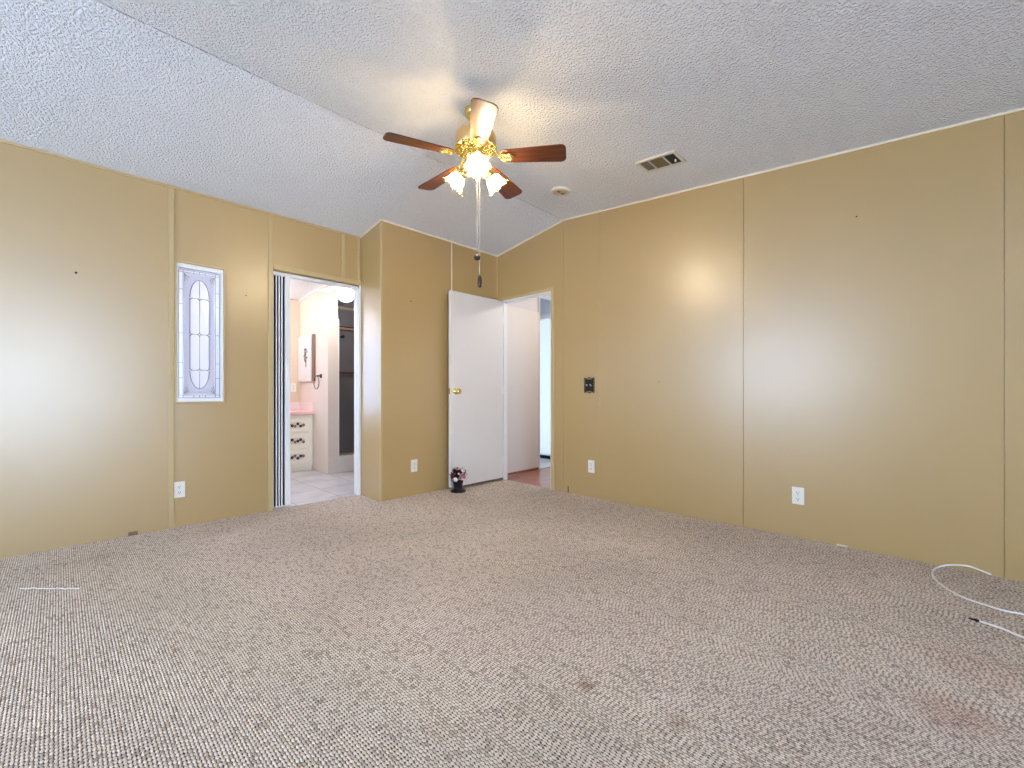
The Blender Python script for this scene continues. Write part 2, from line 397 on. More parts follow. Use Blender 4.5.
# left wall with leaded window and bathroom doorway
W0, W1, WZ0, WZ1 = 0.588, 0.876, 0.905, 1.912
D0, D1, DZ = 1.226, 1.978, 1.985
YL2 = YL + 0.08
def lw(bm, x0, x1, z0, z1=None):
    if z1 is None: prism(bm, [(YL, z0), (YL2, z0), (YL2, zc(YL2)), (YL, zc(YL))], 'x', x0, x1)
    else: box(bm, x0, x1, YL, YL2, z0, z1)
bm = bmesh.new()
lw(bm, XW - 0.1, W0, 0); lw(bm, W0, W1, 0, WZ0); lw(bm, W0, W1, WZ1); lw(bm, W1, D0, 0); lw(bm, D0, D1, DZ); lw(bm, D1, XR, 0)
struct('wall_left', bm, M['wall'], 'tan vinyl wall on the left with leaded window and bathroom doorway', 'wall')

# closet jog
bm = bmesh.new()
prism(bm, [(YB, 0), (YL, 0), (YL, zc(YL)), (YB, zc(YB))], 'x', XB, XR)
struct('wall_closet', bm, M['wall'], 'tan closet wall jutting out behind the open white door', 'wall')

# right wall with panel grooves and the hall doorway
R0, R1, RZ = 2.755, 3.450, 1.992
def rprof(y0, y1, z0=0.0):
    p = [(y0, z0), (y1, z0), (y1, zc(y1))]
    if y0 < YR < y1: p.append((YR, ZR))
    p.append((y0, zc(y0))); return p
bm = bmesh.new(); gg = 0.0016
cuts = [YS, -0.269, 0.985, 2.608]
for i in range(3): prism(bm, rprof(cuts[i] + (gg if i else 0), cuts[i + 1] - gg), 'x', XR, XR + 0.055)
prism(bm, rprof(cuts[3] + gg, R0), 'x', XR, XR + 0.055)
prism(bm, rprof(R0, R1, RZ), 'x', XR, XR + 0.055)
prism(bm, rprof(R1, YL), 'x', XR, XR + 0.055)
for y in cuts[1:]: prism(bm, rprof(y - gg, y + gg), 'x', XR + 0.005, XR + 0.055)
struct('wall_right', bm, M['wall'], 'tan vinyl panel wall on the right with fine vertical joints', 'wall')

# walls behind the camera, each with a daylight window
def wall_with_window(name, axis, pos, a0, a1, w0, w1, z0, z1, label):
    bm = bmesh.new()
    t = 0.12
    def B(p0, p1, q0, q1):
        if q1 is None:
            if axis == 'y': box(bm, p0, p1, pos - t, pos, q0, zc(pos))
            else:
                pts = [(p0, q0), (p1, q0), (p1, zc(p1))] + ([(YR, ZR)] if p0 < YR < p1 else []) + [(p0, zc(p0))]
                prism(bm, pts, 'x', pos - t, pos)
        else:
            if axis == 'y': box(bm, p0, p1, pos - t, pos, q0, q1)
            else: box(bm, pos - t, pos, p0, p1, q0, q1)
    B(a0, w0, 0, None); B(w0, w1, 0, z0); B(w0, w1, z1, None); B(w1, a1, 0, None)
    struct(name, bm, M['wall'], label, 'wall')
BW = (-1.95, 0.60, 0.25, 2.05)
WW = (1.10, 3.30, 0.80, 2.00)
wall_with_window('wall_back', 'y', YS, XW, XR, *BW, 'tan wall behind the viewer with a wide window')
wall_with_window('wall_west', 'x', XW, YS, YL, *WW, 'tan side wall left of view with a wide window')
def day_window(name, axis, pos, w0, w1, z0, z1, label, out=-1, glass='clear'):
    r = thing(name, label, 'window', ((w0 + w1) / 2, pos, z0) if axis == 'y' else (pos, (w0 + w1) / 2, z0), kind='structure')
    def B(bm, p0, p1, d0, d1, q0, q1):
        if axis == 'y': box(bm, p0, p1, min(pos - out * d0, pos - out * d1), max(pos - out * d0, pos - out * d1), q0, q1)
        else: box(bm, pos + d0, pos + d1, p0, p1, q0, q1)
    bm = bmesh.new(); f = 0.045
    B(bm, w0, w1, -0.09, -0.03, z0, z0 + f); B(bm, w0, w1, -0.09, -0.03, z1 - f, z1)
    B(bm, w0, w0 + f, -0.09, -0.03, z0 + f, z1 - f); B(bm, w1 - f, w1, -0.09, -0.03, z0 + f, z1 - f)
    c = (w0 + w1) / 2; B(bm, c - 0.02, c + 0.02, -0.09, -0.03, z0 + f, z1 - f)
    obj('frame', bm, M['white'], r)
    for (p0, p1) in ((w0 + f, c - 0.02), (c + 0.02, w1 - f)):
        bm = bmesh.new(); B(bm, p0, p1, -0.062, -0.058, z0 + f, z1 - f); obj('pane', bm, M[glass], r)
    L = bpy.data.lights.new('daylight_portal', 'AREA'); L.shape = 'RECTANGLE'; L.size = w1 - w0; L.size_y = z1 - z0
    lo = bpy.data.objects.new('daylight_portal', L); C.objects.link(lo); L.cycles.is_portal = True
    lo.location = ((w0 + w1) / 2, pos + out * 0.13, (z0 + z1) / 2) if axis == 'y' else (pos - 0.13, (w0 + w1) / 2, (z0 + z1) / 2)
    lo.rotation_euler = (PI / 2, 0, 0) if axis == 'y' else (PI / 2, 0, -PI / 2)
    if axis == 'y': lo.rotation_euler = (PI / 2, 0, PI if out < 0 else 0)
    return r
day_window('window_2', 'y', YS, *BW, 'wide daylight window behind the viewer')
day_window('window_3', 'x', XW, *WW, 'wide daylight window in the wall left of view')

# trims (battens, corner strips, crown strips, casings)
tn = [0]
def trim(bm, label, m='trim'):
    tn[0] += 1
    return struct('trim_%d' % tn[0], bm, M[m], label, 'trim')
def batten(x0, x1, y, z0, z1, label, d=0.007, m='trim'):
    bm = bmesh.new(); bbox(bm, x0, x1, y - d, y, z0, z1, 0.003); return trim(bm, label, m)
zt = zc(YL) - 0.012
batten(0.543, 0.574, YL, 0, zt, 'vertical tan batten left of the leaded window', 0.010)
batten(1.192, 1.221, YL, 2.03, zt, 'short tan batten above the left side of the bathroom doorway', 0.010)
batten(1.806, 1.838, YL, 2.03, zt, 'short tan batten above the right side of the bathroom doorway', 0.010)
batten(1.958, 1.988, YL, 2.03, zt, 'corner strip between the left wall and the closet side', 0.010)
batten(2.776, 2.790, YB, 0, zc(YB) - 0.014, 'thin vertical strip on the closet wall behind the open door', 0.005, 'crown')
bm = bmesh.new(); prism(bm, [(XB - 0.005, YB - 0.005), (XB + 0.014, YB - 0.005), (XB + 0.014, YB), (XB, YB), (XB, YB + 0.02), (XB - 0.005, YB + 0.02)], 'z', 0, zc(YB) - 0.002)
trim(bm, 'light strip on the outer corner of the closet', 'trim')
bm = bmesh.new(); box(bm, XR - 0.016, XR, YB - 0.008, YB, 0, zc(YB) - 0.010); trim(bm, 'strip in the corner where closet and right wall meet', 'trim')
bm = bmesh.new(); bbox(bm, XR - 0.003, XR, 2.190, 2.204, 0, zc(2.2) - 0.012, 0.001, 1); trim(bm, 'flat vertical strip on the right wall beside the black switch plate', 'wall')
# crown strips
c = 0.011
bm = bmesh.new(); box(bm, XW, XB, YL - 0.012, YL, zc(YL) - c, zc(YL) + 0.002); trim(bm, 'thin strip along the top of the left wall', 'trim')
bm = bmesh.new(); box(bm, XB - 0.005, XR, YB - 0.010, YB, zc(YB) - c, zc(YB) + 0.0015); trim(bm, 'thin cream strip along the top of the closet wall', 'crown')
bm = bmesh.new(); prism(bm, [(YB - 0.004, zc(YB) - c), (YL, zc(YL) - c), (YL, zc(YL)), (YB - 0.004, zc(YB))], 'x', XB - 0.010, XB); trim(bm, 'thin cream strip along the top of the closet side', 'crown')
bm = bmesh.new(); prism(bm, [(YS, zc(YS) - c), (YR, ZR - c), (YB, zc(YB) - c), (YB, zc(YB)), (YR, ZR), (YS, zc(YS))], 'x', XR - 0.010, XR); trim(bm, 'thin cream strip along the pitched top of the right wall', 'crown')

# hall doorway casing and jamb
bm = bmesh.new()
bbox(bm, XR - 0.012, XR, 2.722, 2.757, 0, 2.028, 0.003); bbox(bm, XR - 0.012, XR, 2.757, 3.452, 1.992, 2.028, 0.003)
trim(bm, 'tan casing around the hall doorway', 'trim')
bm = bmesh.new()
box(bm, XR - 0.004, XR + 0.058, R1 - 0.016, R1, 0, RZ); box(bm, XR - 0.004, XR + 0.058, R0, R0 + 0.012, 0, RZ)
box(bm, XR - 0.004, XR + 0.058, R0 + 0.012, R1 - 0.016, RZ - 0.012, RZ); box(bm, XR + 0.03, XR + 0.045, R0 + 0.012, R1 - 0.016, RZ - 0.026, RZ - 0.012)
box(bm, XR + 0.03, XR + 0.045, R1 - 0.021, R1 - 0.016, 0, RZ - 0.012)
trim(bm, 'white jamb lining the hall doorway', 'white')

# bathroom doorway casing, track and strike jamb
bm = bmesh.new()
bbox(bm, 1.190, D0, YL - 0.014, YL, 0, DZ + 0.045, 0.003); bbox(bm, D0, D1 + 0.014, YL - 0.014, YL, DZ + 0.006, DZ + 0.045, 0.003)
trim(bm, 'tan casing on the left and top of the bathroom doorway', 'trim')
bm = bmesh.new()
box(bm, D0, D1, YL + 0.015, YL + 0.022, DZ - 0.030, DZ); box(bm, D0, D1, YL + 0.055, YL + 0.062, DZ - 0.030, DZ); box(bm, D0, D1, YL + 0.015, YL + 0.062, DZ - 0.005, DZ)
trim(bm, 'white metal track under the bathroom doorway head', 'white')
bm = bmesh.new()
box(bm, D1 - 0.008, D1, YL - 0.012, YL2, 0, DZ - 0.03); box(bm, D1 - 0.012, D1 - 0.008, YL + 0.012, YL + 0.020, 0, DZ - 0.03)
bbox(bm, D1, D1 + 0.014, YL - 0.012, YL, 0, DZ + 0.005, 0.003)
trim(bm, 'white latch jamb on the right of the bathroom doorway', 'white')

# ------------------------------------------------------------------ leaded window
r = thing('window_1', 'tall narrow frosted window with leaded oval pattern in the left wall', 'window', (0.731, YL, WZ0), kind='structure')
bm = bmesh.new(); f = 0.012
bbox(bm, W0 - f, W0, YL - 0.014, YL, WZ0 - f, WZ1 + f, 0.003); bbox(bm, W1, W1 + f, YL - 0.014, YL, WZ0 - f, WZ1 + f, 0.003)
bbox(bm, W0, W1, YL - 0.014, YL, WZ0 - f, WZ0, 0.003); bbox(bm, W0, W1, YL - 0.014, YL, WZ1, WZ1 + f, 0.003)
obj('casing', bm, M['trim'], r)
bm = bmesh.new()
for (x0, x1, z0, z1) in ((W0, W0 + 0.012, WZ0, WZ1), (W1 - 0.012, W1, WZ0, WZ1), (W0 + 0.012, W1 - 0.012, WZ0, WZ0 + 0.022), (W0 + 0.012, W1 - 0.012, WZ1 - 0.03, WZ1)):
    box(bm, x0, x1, YL + 0.001, YL + 0.078, z0, z1)
obj('frame', bm, M['white'], r)
gx0, gx1, gz0, gz1 = W0 + 0.012, W1 - 0.012, WZ0 + 0.022, WZ1 - 0.03
bm = bmesh.new(); box(bm, gx0, gx1, YL + 0.034, YL + 0.038, gz0, gz1); obj('pane', bm, M['frost'], r)
cx = (gx0 + gx1) / 2; zmid = (gz0 + gz1) / 2; Hh = (gz1 - gz0) / 2
hw = 0.060; hs = Hh - 0.21; cap = 0.138
def oval(wd, cp, n=24):
    P = []
    for i in range(n + 1):
        a = PI * i / n; P.append((cx + wd * math.cos(a), zmid + hs + cp * math.sin(a)))
    for i in range(n + 1):
        a = PI + PI * i / n; P.append((cx + wd * math.cos(a), zmid - hs + cp * math.sin(a)))
    return P
# grey glass band round the oval
bm = bmesh.new()
bx0, bx1, bz0, bz1 = gx0 + 0.038, gx1 - 0.038, gz0 + 0.034, gz1 - 0.034
ov = oval(hw, cap)
def outer(p):
    dx = p[0] - cx; dz = p[1] - zmid
    if abs(dz) <= hs: return (bx1 if dx > 0 else bx0, p[1])
    s = math.copysign(1, dz); t = (abs(dz) - hs) / cap
    a = math.acos(max(-1, min(1, dx / hw)))
    q = abs(a - PI / 2) / (PI / 2)
    X = bx1 if dx > 0 else bx0; zE = bz1 if s > 0 else bz0
    if q > 0.5: return (X, zmid + s * hs + (zE - (zmid + s * hs)) * (1 - q) / 0.5)
    return (cx + (X - cx) * q / 0.5, zE)
inn = []; out = []
for y in (YL + 0.0305, YL + 0.0335):
    inn.append([bm.verts.new((p[0], y, p[1])) for p in ov]); out.append([bm.verts.new((outer(p)[0], y, outer(p)[1])) for p in ov])
n_ = len(ov)
for i in range(n_):
    j = (i + 1) % n_
    bm.faces.new((inn[0][i], inn[0][j], out[0][j], out[0][i])); bm.faces.new((inn[1][i], out[1][i], out[1][j], inn[1][j]))
    bm.faces.new((inn[0][i], inn[1][i], inn[1][j], inn[0][j])); bm.faces.new((out[0][i], out[0][j], out[1][j], out[1][i]))
obj('border_glass', bm, M['frostgrey'], r)
bm = bmesh.new(); yc = YL + 0.0285; rr = 0.0019
def ln(x0, z0, x1, z1, q=rr): tube(bm, [(x0, yc, z0), (x1, yc, z1)], q, 6)
tube(bm, [(p[0], yc, p[1]) for p in ov], 0.0026, 6, closed=True)
c0, c1 = gx0 + 0.006, gx1 - 0.006
for x in (c0, bx0 - 0.006, bx1 + 0.006, c1): ln(x, gz0 + 0.006, x, gz1 - 0.01)
for z in (gz0 + 0.006, gz0 + 0.026, gz1 - 0.026, gz1 - 0.010): ln(c0, z, c1, z)
for fz in (0.16, 0.276, 0.503, 0.727, 0.84):
    z = gz0 + (gz1 - gz0) * fz; ln(c0, z, bx0 - 0.006, z); ln(bx1 + 0.006, z, c1, z)
for fx in (0.36, 0.5, 0.64):
    x = c0 + (c1 - c0) * fx
    ln(x, gz0 + 0.006, x, gz0 + 0.026); ln(x, gz1 - 0.026, x, gz1 - 0.010)
ln(cx, zmid - hs - cap, cx, zmid + hs + cap)
for z in (zmid - hs, zmid, zmid + hs):
    ln(cx - hw, z, cx + hw, z)
    for sx in (-1, 1):
        for sz in (-1, 1):
            if abs(z - zmid) > 0.01 and (z - zmid) * sz > 0: continue
            tube(bm, [(cx + sx * hw, yc, z + sz * 0.02), (cx + sx * (hw - 0.006), yc, z + sz * 0.006), (cx + sx * (hw - 0.02), yc, z)], rr, 6)
            tube(bm, [(cx, yc, z + sz * 0.018), (cx + sx * 0.005, yc, z + sz * 0.005), (cx + sx * 0.018, yc, z)], rr, 6)
for sx in (-1, 1):
    for sz in (-1, 1):
        ox_ = bx1 if sx > 0 else bx0; oz_ = bz1 if sz > 0 else bz0
        for a in (0.25, 0.55, 0.85):
            ln(ox_, oz_, ox_ - sx * 0.035 * math.cos(a * PI / 2 + 0.1), oz_ - sz * 0.06 * math.sin(a * PI / 2 + 0.1), 0.0014)
obj('lead_came', bm, M['came'], r)
# pale studs where the cames meet
for z in (zmid - hs, zmid, zmid + hs):
    for x in (cx - hw, cx, cx + hw):
        bm = bmesh.new(); sphere(bm, (x, yc - 0.002, z), 0.0045, 8, 6, (1, 0.5, 1)); obj('stud', bm, M['white'], r, smooth=True)

# ------------------------------------------------------------------ bedroom door
r = thing('door_1', 'plain white bedroom door swung open flat against the closet wall', 'door', (3.428, 3.452, 0), kind='structure')
bm = bmesh.new(); bbox(bm, 2.690, 3.424, 3.434, 3.469, 0.030, 1.985, 0.002, 1); obj('leaf', bm, M['door'], r)
bm = bmesh.new()
mk = Matrix.Translation((2.752, 3.434, 0.985)) @ Matrix.Rotation(PI / 2, 4, 'X')
lathe(bm, [(0.033, 0), (0.033, 0.004), (0.026, 0.009), (0.012, 0.012), (0.011, 0.030), (0.020, 0.038), (0.028, 0.048), (0.029, 0.056), (0.024, 0.065), (0.012, 0.069), (0, 0.070)], 24, mk)
obj('door_handle', bm, M['brass'], r, smooth=True, label='polished brass round knob')
bm = bmesh.new(); box(bm, 2.6885, 2.690, 3.440, 3.463, 0.955, 1.015); obj('latch_plate', bm, M['brass'], r)
for z in (0.22, 1.0, 1.78):
    bm = bmesh.new(); tube(bm, [(3.430, 3.431, z - 0.045), (3.430, 3.431, z + 0.045)], 0.006, 10); box(bm, 3.396, 3.430, 3.4325, 3.434, z - 0.045, z + 0.045)
    obj('hinge', bm, M['white'], r)

# ------------------------------------------------------------------ accordion door in the bathroom doorway
r = thing('accordion_door', 'white pleated accordion door folded up at left side of bathroom doorway', 'door', (1.30, YL + 0.04, 0))
xs = (1.257, 1.279, 1.300)
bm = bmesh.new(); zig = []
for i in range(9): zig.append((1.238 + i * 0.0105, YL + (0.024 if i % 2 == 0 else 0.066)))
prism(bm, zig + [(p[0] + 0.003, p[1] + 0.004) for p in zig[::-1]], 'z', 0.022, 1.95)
obj('folds', bm, M['pleatshade'], r, label='inner folds coloured dark as the shade between slats')
for x in xs:
    bm = bmesh.new(); bbox(bm, x - 0.005, x + 0.005, YL + 0.006, YL + 0.016, 0.020, 1.952, 0.0025); obj('slat', bm, M['pleat'], r, label='narrow white upright slat')
bm = bmesh.new(); box(bm, 1.228, 1.238, YL + 0.016, YL + 0.060, 0.015, 1.955); obj('fixed_post', bm, M['pleat'], r)
bm = bmesh.new(); bbox(bm, 1.324, 1.366, YL + 0.004, YL + 0.070, 0.020, 1.952, 0.004); lead = obj('lead_post', bm, M['white'], r)
bm = bmesh.new(); bbox(bm, 1.338, 1.356, YL - 0.006, YL + 0.004, 1.09, 1.22, 0.003); obj('door_handle', bm, M['pleat'], lead)

# ------------------------------------------------------------------ outlets
def make_outlet(label, loc, rot, group):
    r = thing('wall_outlet', label, 'outlet', loc, rot, group)
    bm = bmesh.new(); bbox(bm, -0.035, 0.035, -0.006, 0, -0.0575, 0.0575, 0.003); obj('cover_plate', bm, M['ivory'], r, world=False)
    for s in (-1, 1):
        bm = bmesh.new()
        P = [(0.0165 * math.cos(a * PI / 12), s * 0.021 + max(-0.0125, min(0.0125, 0.0165 * math.sin(a * PI / 12)))) for a in range(24)]
        prism(bm, P, 'y', -0.0085, -0.005)
        q = obj('receptacle', bm, M['ivory'], r, world=False)
        for (x0, x1, z0, z1) in ((-0.0075, -0.0048, s * 0.021 - 0.001, s * 0.021 + 0.008), (0.0048, 0.0075, s * 0.021 - 0.001, s * 0.021 + 0.007), (-0.0028, 0.0028, s * 0.021 - 0.0105, s * 0.021 - 0.005)):
            bm = bmesh.new(); box(bm, x0, x1, -0.0091, -0.0082, z0, z1); obj('slot', bm, M['dark'], q, world=False)
    bm = bmesh.new(); sphere(bm, (0, -0.006, 0), 0.003, 8, 6, (1, 0.5, 1)); obj('screw', bm, M['chrome'], r, world=False)
    return r
OG = 'duplex outlets on the bedroom walls'
o1 = make_outlet('ivory outlet low on the left wall under the leaded window', (0.604, YL, 0.270), (0, 0, 0), OG)
copy_thing(o1, (2.335, YB, 0.280), (0, 0, 0), 'ivory outlet low on the closet wall left of the white door')
copy_thing(o1, (XR, 2.283, 0.285), (0, 0, -PI / 2), 'ivory outlet low on the right wall below the black switch plate')
copy_thing(o1, (XR, 0.649, 0.281), (0, 0, -PI / 2), 'ivory outlet low on the right wall in its bare wide panel')
o5 = copy_thing(o1, (2.130, 6.03, 1.04), (0, 0, 0), 'ivory outlet on bathroom back wall above the pink counter'); del o5['group']

# ------------------------------------------------------------------ switch plate
r = thing('switch_plate', 'ornate black double light switch plate on the right wall by the doorway', 'light switch', (XR, 2.306, 1.040), (0, 0, -PI / 2))
bm = bmesh.new()
bbox(bm, -0.046, 0.046, -0.006, 0, -0.055, 0.055, 0.003)
obj('cover_plate', bm, M['black'], r, world=False)
bm = bmesh.new()
for sx in (-1, 1):
    for sz in (-1, 1):
        P = [(sx * (0.046 + 0.010 * math.cos(t) * (1 - t / 14)), -0.004, sz * (0.058 + 0.010 * math.sin(t) * (1 - t / 14))) for t in [k * 0.45 for k in range(16)]]
        tube(bm, P, 0.0035, 6)
        tube(bm, [(sx * 0.052, -0.004, sz * 0.050), (sx * 0.056, -0.004, sz * 0.03), (sx * 0.052, -0.004, sz * 0.012), (sx * 0.055, -0.004, 0)], 0.0030, 6)
        tube(bm, [(sx * 0.038, -0.004, sz * 0.062), (sx * 0.022, -0.004, sz * 0.060), (sx * 0.010, -0.004, sz * 0.068), (0, -0.004, sz * 0.074)], 0.0032, 6)
for sz in (-1, 1): sphere(bm, (0, -0.004, sz * 0.071), 0.0065, 8, 6, (1, 0.6, 1))
obj('scroll_border', bm, M['black'], r, world=False)
for sx in (-1, 1):
    bm = bmesh.new(); prism(bm, [(-0.007, -0.008), (-0.006, -0.008), (-0.018, 0.010), (-0.020, 0.004)], 'x', sx * 0.021 - 0.006, sx * 0.021 + 0.006)
    obj('toggle', bm, M['ivory'], r, world=False, label='white toggle lever')

# ------------------------------------------------------------------ small marks on the walls and floor edge
def nail(label, P, n, r_=0.006):
    bm = bmesh.new(); d = Vector(n)
    tube(bm, [Vector(P), Vector(P) + d * 0.012], 0.0025, 8); sphere(bm, Vector(P) + d * 0.013, r_, 8, 6)
    o = obj('nail', bm, M['bronze']); o['label'] = label; o['category'] = 'nail'; o['group'] = 'nails left in the bedroom walls'
nail('dark nail in the left wall in the bare panel beside the batten', (0.076, YL, 1.732), (0, -1, 0), 0.007)
nail('tiny nail in the left wall between leaded window and bathroom doorway', (1.03, YL, 1.74), (0, -1, 0), 0.004)
nail('tiny nail high on the right wall in the rightmost wide panel', (XR, 0.34, 2.06), (-1, 0, 0), 0.004)
nail('tiny nail in the right wall below the warm lamp reflection', (XR, 1.62, 1.06), (-1, 0, 0), 0.003)
nail('tiny nail in the closet wall high left of the white door', (2.30, YB, 1.83), (0, -1, 0), 0.004)
bm = bmesh.new(); bbox(bm, 0.325, 0.375, YL - 0.016, YL, 0.000, 0.026, 0.006)
o = obj('wall_bracket', bm, M['cabwood']); o['label'] = 'small dark brown clip at the foot of the left wall'; o['category'] = 'clip'
bm = bmesh.new(); bbox(bm, XR - 0.012, XR, 0.385, 0.440, 0.001, 0.011, 0.003)
o = obj('wood_shim', bm, M['crown']); o['label'] = 'small pale shim lying against the foot of the right wall'; o['category'] = 'shim'
bm = bmesh.new(); box(bm, XR - 0.0015, XR + 0.001, 2.545, 2.556, 0.0, 0.062)
o = obj('trim_tear', bm, M['dark']); o['label'] = 'dark split at the foot of the right wall beside the hall doorway'; o['kind'] = 'structure'; o['category'] = 'wall'
# carpet join: a low ridge
# ------------------------------------------------------------------ cable on the carpet, and a sunlight streak built as a strand
pts = [(3.430, -0.222, 0.006), (3.424, -0.195, 0.016), (3.422, -0.135, 0.030), (3.395, -0.06, 0.022), (3.324, -0.008, 0.008), (3.197, 0.0, 0.005), (3.067, -0.036, 0.004), (2.973, -0.095, 0.004), (2.935, -0.156, 0.004), (2.912, -0.225, 0.004), (2.915, -0.30, 0.004), (2.86, -0.42, 0.004), (2.74, -0.43, 0.004), (2.655, -0.34, 0.004), (2.638, -0.262, 0.006), (2.675, -0.200, 0.007), (2.697, -0.140, 0.006)]
r = thing('cable', 'white cable looping out from the foot of the right wall over the carpet', 'cable', (2.95, -0.2, 0))
bm = bmesh.new(); tube(bm, spline(pts, 8), 0.0042, 8); obj('jacket', bm, M['cord'], r, smooth=True)
bm = bmesh.new(); tube(bm, [(2.696, -0.142, 0.006), (2.699, -0.130, 0.006), (2.7015, -0.117, 0.005), (2.702, -0.108, 0.005)], [0.0055, 0.0055, 0.004, 0.0015], 8); obj('plug', bm, M['black'], r, label='black plug tip')
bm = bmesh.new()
A = Vector((-0.133, 3.249, 0.0035)); B = Vector((0.073, 3.028, 0.0035))  # ends of a slit of sunlight, modelled as a white strand
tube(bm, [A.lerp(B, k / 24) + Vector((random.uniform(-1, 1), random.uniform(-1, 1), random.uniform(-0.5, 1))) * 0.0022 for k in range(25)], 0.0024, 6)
o = obj('sun_streak', bm, M['cord']); o['label'] = 'short white strand standing in for a sunlight streak on the carpet near the left wall'; o['category'] = 'sun_streak'

# ------------------------------------------------------------------ ceiling fan
FX, FY = 1.684, 1.915; FZ = zc(FY)
fan = thing('ceiling_fan', 'five blade brass and walnut ceiling fan with three lit glass shades', 'ceiling fan', (FX, FY, FZ))
T = Matrix.Translation((FX, FY, 0))
bm = bmesh.new(); lathe(bm, [(0.0, 2.612), (0.064, 2.612), (0.066, 2.600), (0.058, 2.580), (0.042, 2.562), (0.022, 2.553), (0.0, 2.552)], 32, T); obj('canopy', bm, M['brass'], fan, smooth=True)
bm = bmesh.new(); lathe(bm, [(0.013, 2.560), (0.013, 2.485)], 16, T); obj('downrod', bm, M['brass'], fan, smooth=True)
bm = bmesh.new(); lathe(bm, [(0.0, 2.498), (0.030, 2.497), (0.060, 2.490), (0.098, 2.478), (0.114, 2.466), (0.118, 2.452), (0.118, 2.398), (0.112, 2.390), (0.0, 2.390)], 40, T); obj('motor_housing', bm, M['oldbrass'], fan, smooth=True)
# pierced brass ring under the motor
bm = bmesh.new()
def circ(rad, z, n=48): return [(FX + rad * math.cos(2 * PI * k / n), FY + rad * math.sin(2 * PI * k / n), z) for k in range(n)]
tube(bm, circ(0.119, 2.386), 0.006, 8, True); tube(bm, circ(0.062, 2.366), 0.006, 8, True); tube(bm, circ(0.108, 2.383), 0.003, 6, True)
for k in range(20):
    a = 2 * PI * k / 20; s = 0.13
    P = []
    for j in range(7):
        t = j / 6; rad = 0.062 + 0.055 * t; aa = a + s * math.sin(t * 2 * PI)
        P.append((FX + rad * math.cos(aa), FY + rad * math.sin(aa), 2.366 + 0.020 * t))
    tube(bm, P, 0.0045, 6)
    sphere(bm, (FX + 0.092 * math.cos(a + 0.157), FY + 0.092 * math.sin(a + 0.157), 2.377), 0.008, 8, 6, (1, 1, 0.6))
lathe(bm, [(0.058, 2.392), (0.060, 2.366), (0.056, 2.356), (0.0, 2.355)], 32, T)
obj('filigree_ring', bm, M['brass'], fan, smooth=True)
bm = bmesh.new(); lathe(bm, [(0.050, 2.357), (0.053, 2.345), (0.050, 2.318), (0.040, 2.306), (0.030, 2.300), (0.043, 2.292), (0.045, 2.282), (0.036, 2.266), (0.018, 2.255), (0.008, 2.250), (0.008, 2.240), (0.0, 2.236)], 32, T)
obj('light_fitter', bm, M['brass'], fan, smooth=True)

# blades: build one, copy
def blade_outline():
    P = []; a, b, wr, wt, rc = 0.150, 0.522, 0.050, 0.066, 0.030
    P.append((a, -wr * 0.75)); P.append((a + 0.03, -wr)); 
    for k in range(7):
        t = -PI / 2 + k / 6 * PI / 2; P.append((b - rc + rc * math.cos(t), -wt + rc + rc * math.sin(t)))
    for k in range(7):
        t = k / 6 * PI / 2; P.append((b - rc + rc * math.cos(t), wt - rc + rc * math.sin(t)))
    P.append((a + 0.03, wr)); P.append((a, wr * 0.75))
    return P
PITCH = -math.radians(12)
def blade_set(ang):
    rot = (0, 0, ang)
    b = obj_blade.copy(); C.objects.link(b); b.parent = fan; b.location = (0, 0, 0); b.rotation_euler = rot
    for g in list(obj_blade.children):
        d = g.copy(); C.objects.link(d); d.parent = b
zbld = 2.338 - FZ
bm = bmesh.new(); prism(bm, blade_outline(), 'z', -0.003, 0.003)
bmesh.ops.bevel(bm, geom=[e for e in bm.edges if abs(e.verts[0].co.z - e.verts[1].co.z) < 1e-5], offset=0.0015, segments=1, affect='EDGES')
bmesh.ops.transform(bm, matrix=Matrix.Translation((0, 0, zbld)) @ Matrix.Rotation(math.radians(1.5), 4, 'Y') @ Matrix.Rotation(PITCH, 4, 'X'), verts=bm.verts)
obj_blade = obj('blade', bm, M['blade'], fan, world=False)
obj_blade.rotation_euler = (0, 0, math.radians(17.5))
bm = bmesh.new()
tube(bm, [(0.085, 0, 2.388 - FZ), (0.110, 0, 2.376 - FZ), (0.130, 0, 2.348 - FZ), (0.150, 0, 2.328 - FZ), (0.175, 0, 2.326 - FZ)], [0.011, 0.011, 0.010, 0.012, 0.010], 8)
mm = Matrix.Translation((0, 0, zbld)) @ Matrix.Rotation(math.radians(1.5), 4, 'Y') @ Matrix.Rotation(PITCH, 4, 'X')
t = bmesh.new()
P = []
for k in range(24):
    a = 2 * PI * k / 24; rad = 1 + 0.10 * math.cos(6 * a)
    P.append((0.182 + 0.042 * rad * math.cos(a), 0.030 * rad * math.sin(a)))
prism(t, P, 'z', -0.009, -0.003)
for k in range(-2, 3):
    tube(t, [(0.150, 0, -0.010), (0.215 - abs(k) * 0.006, k * 0.011, -0.010)], 0.0035, 6)
add(bm, t, mm)
irn = obj('blade_iron', bm, M['brass'], obj_blade, world=False, smooth=False, label='brass shell shaped bracket')
bm = bmesh.new()
bm.free()
for (x, y) in ((0.165, 0.014), (0.165, -0.014), (0.205, 0)):
    bm = bmesh.new(); q = mm @ Vector((x, y, -0.0115)); sphere(bm, q, 0.0045, 8, 6)
    obj('screw', bm, M['brass'], obj_blade, world=False, smooth=True)
for k in range(1, 5): blade_set(math.radians(17.5 + 72 * k))

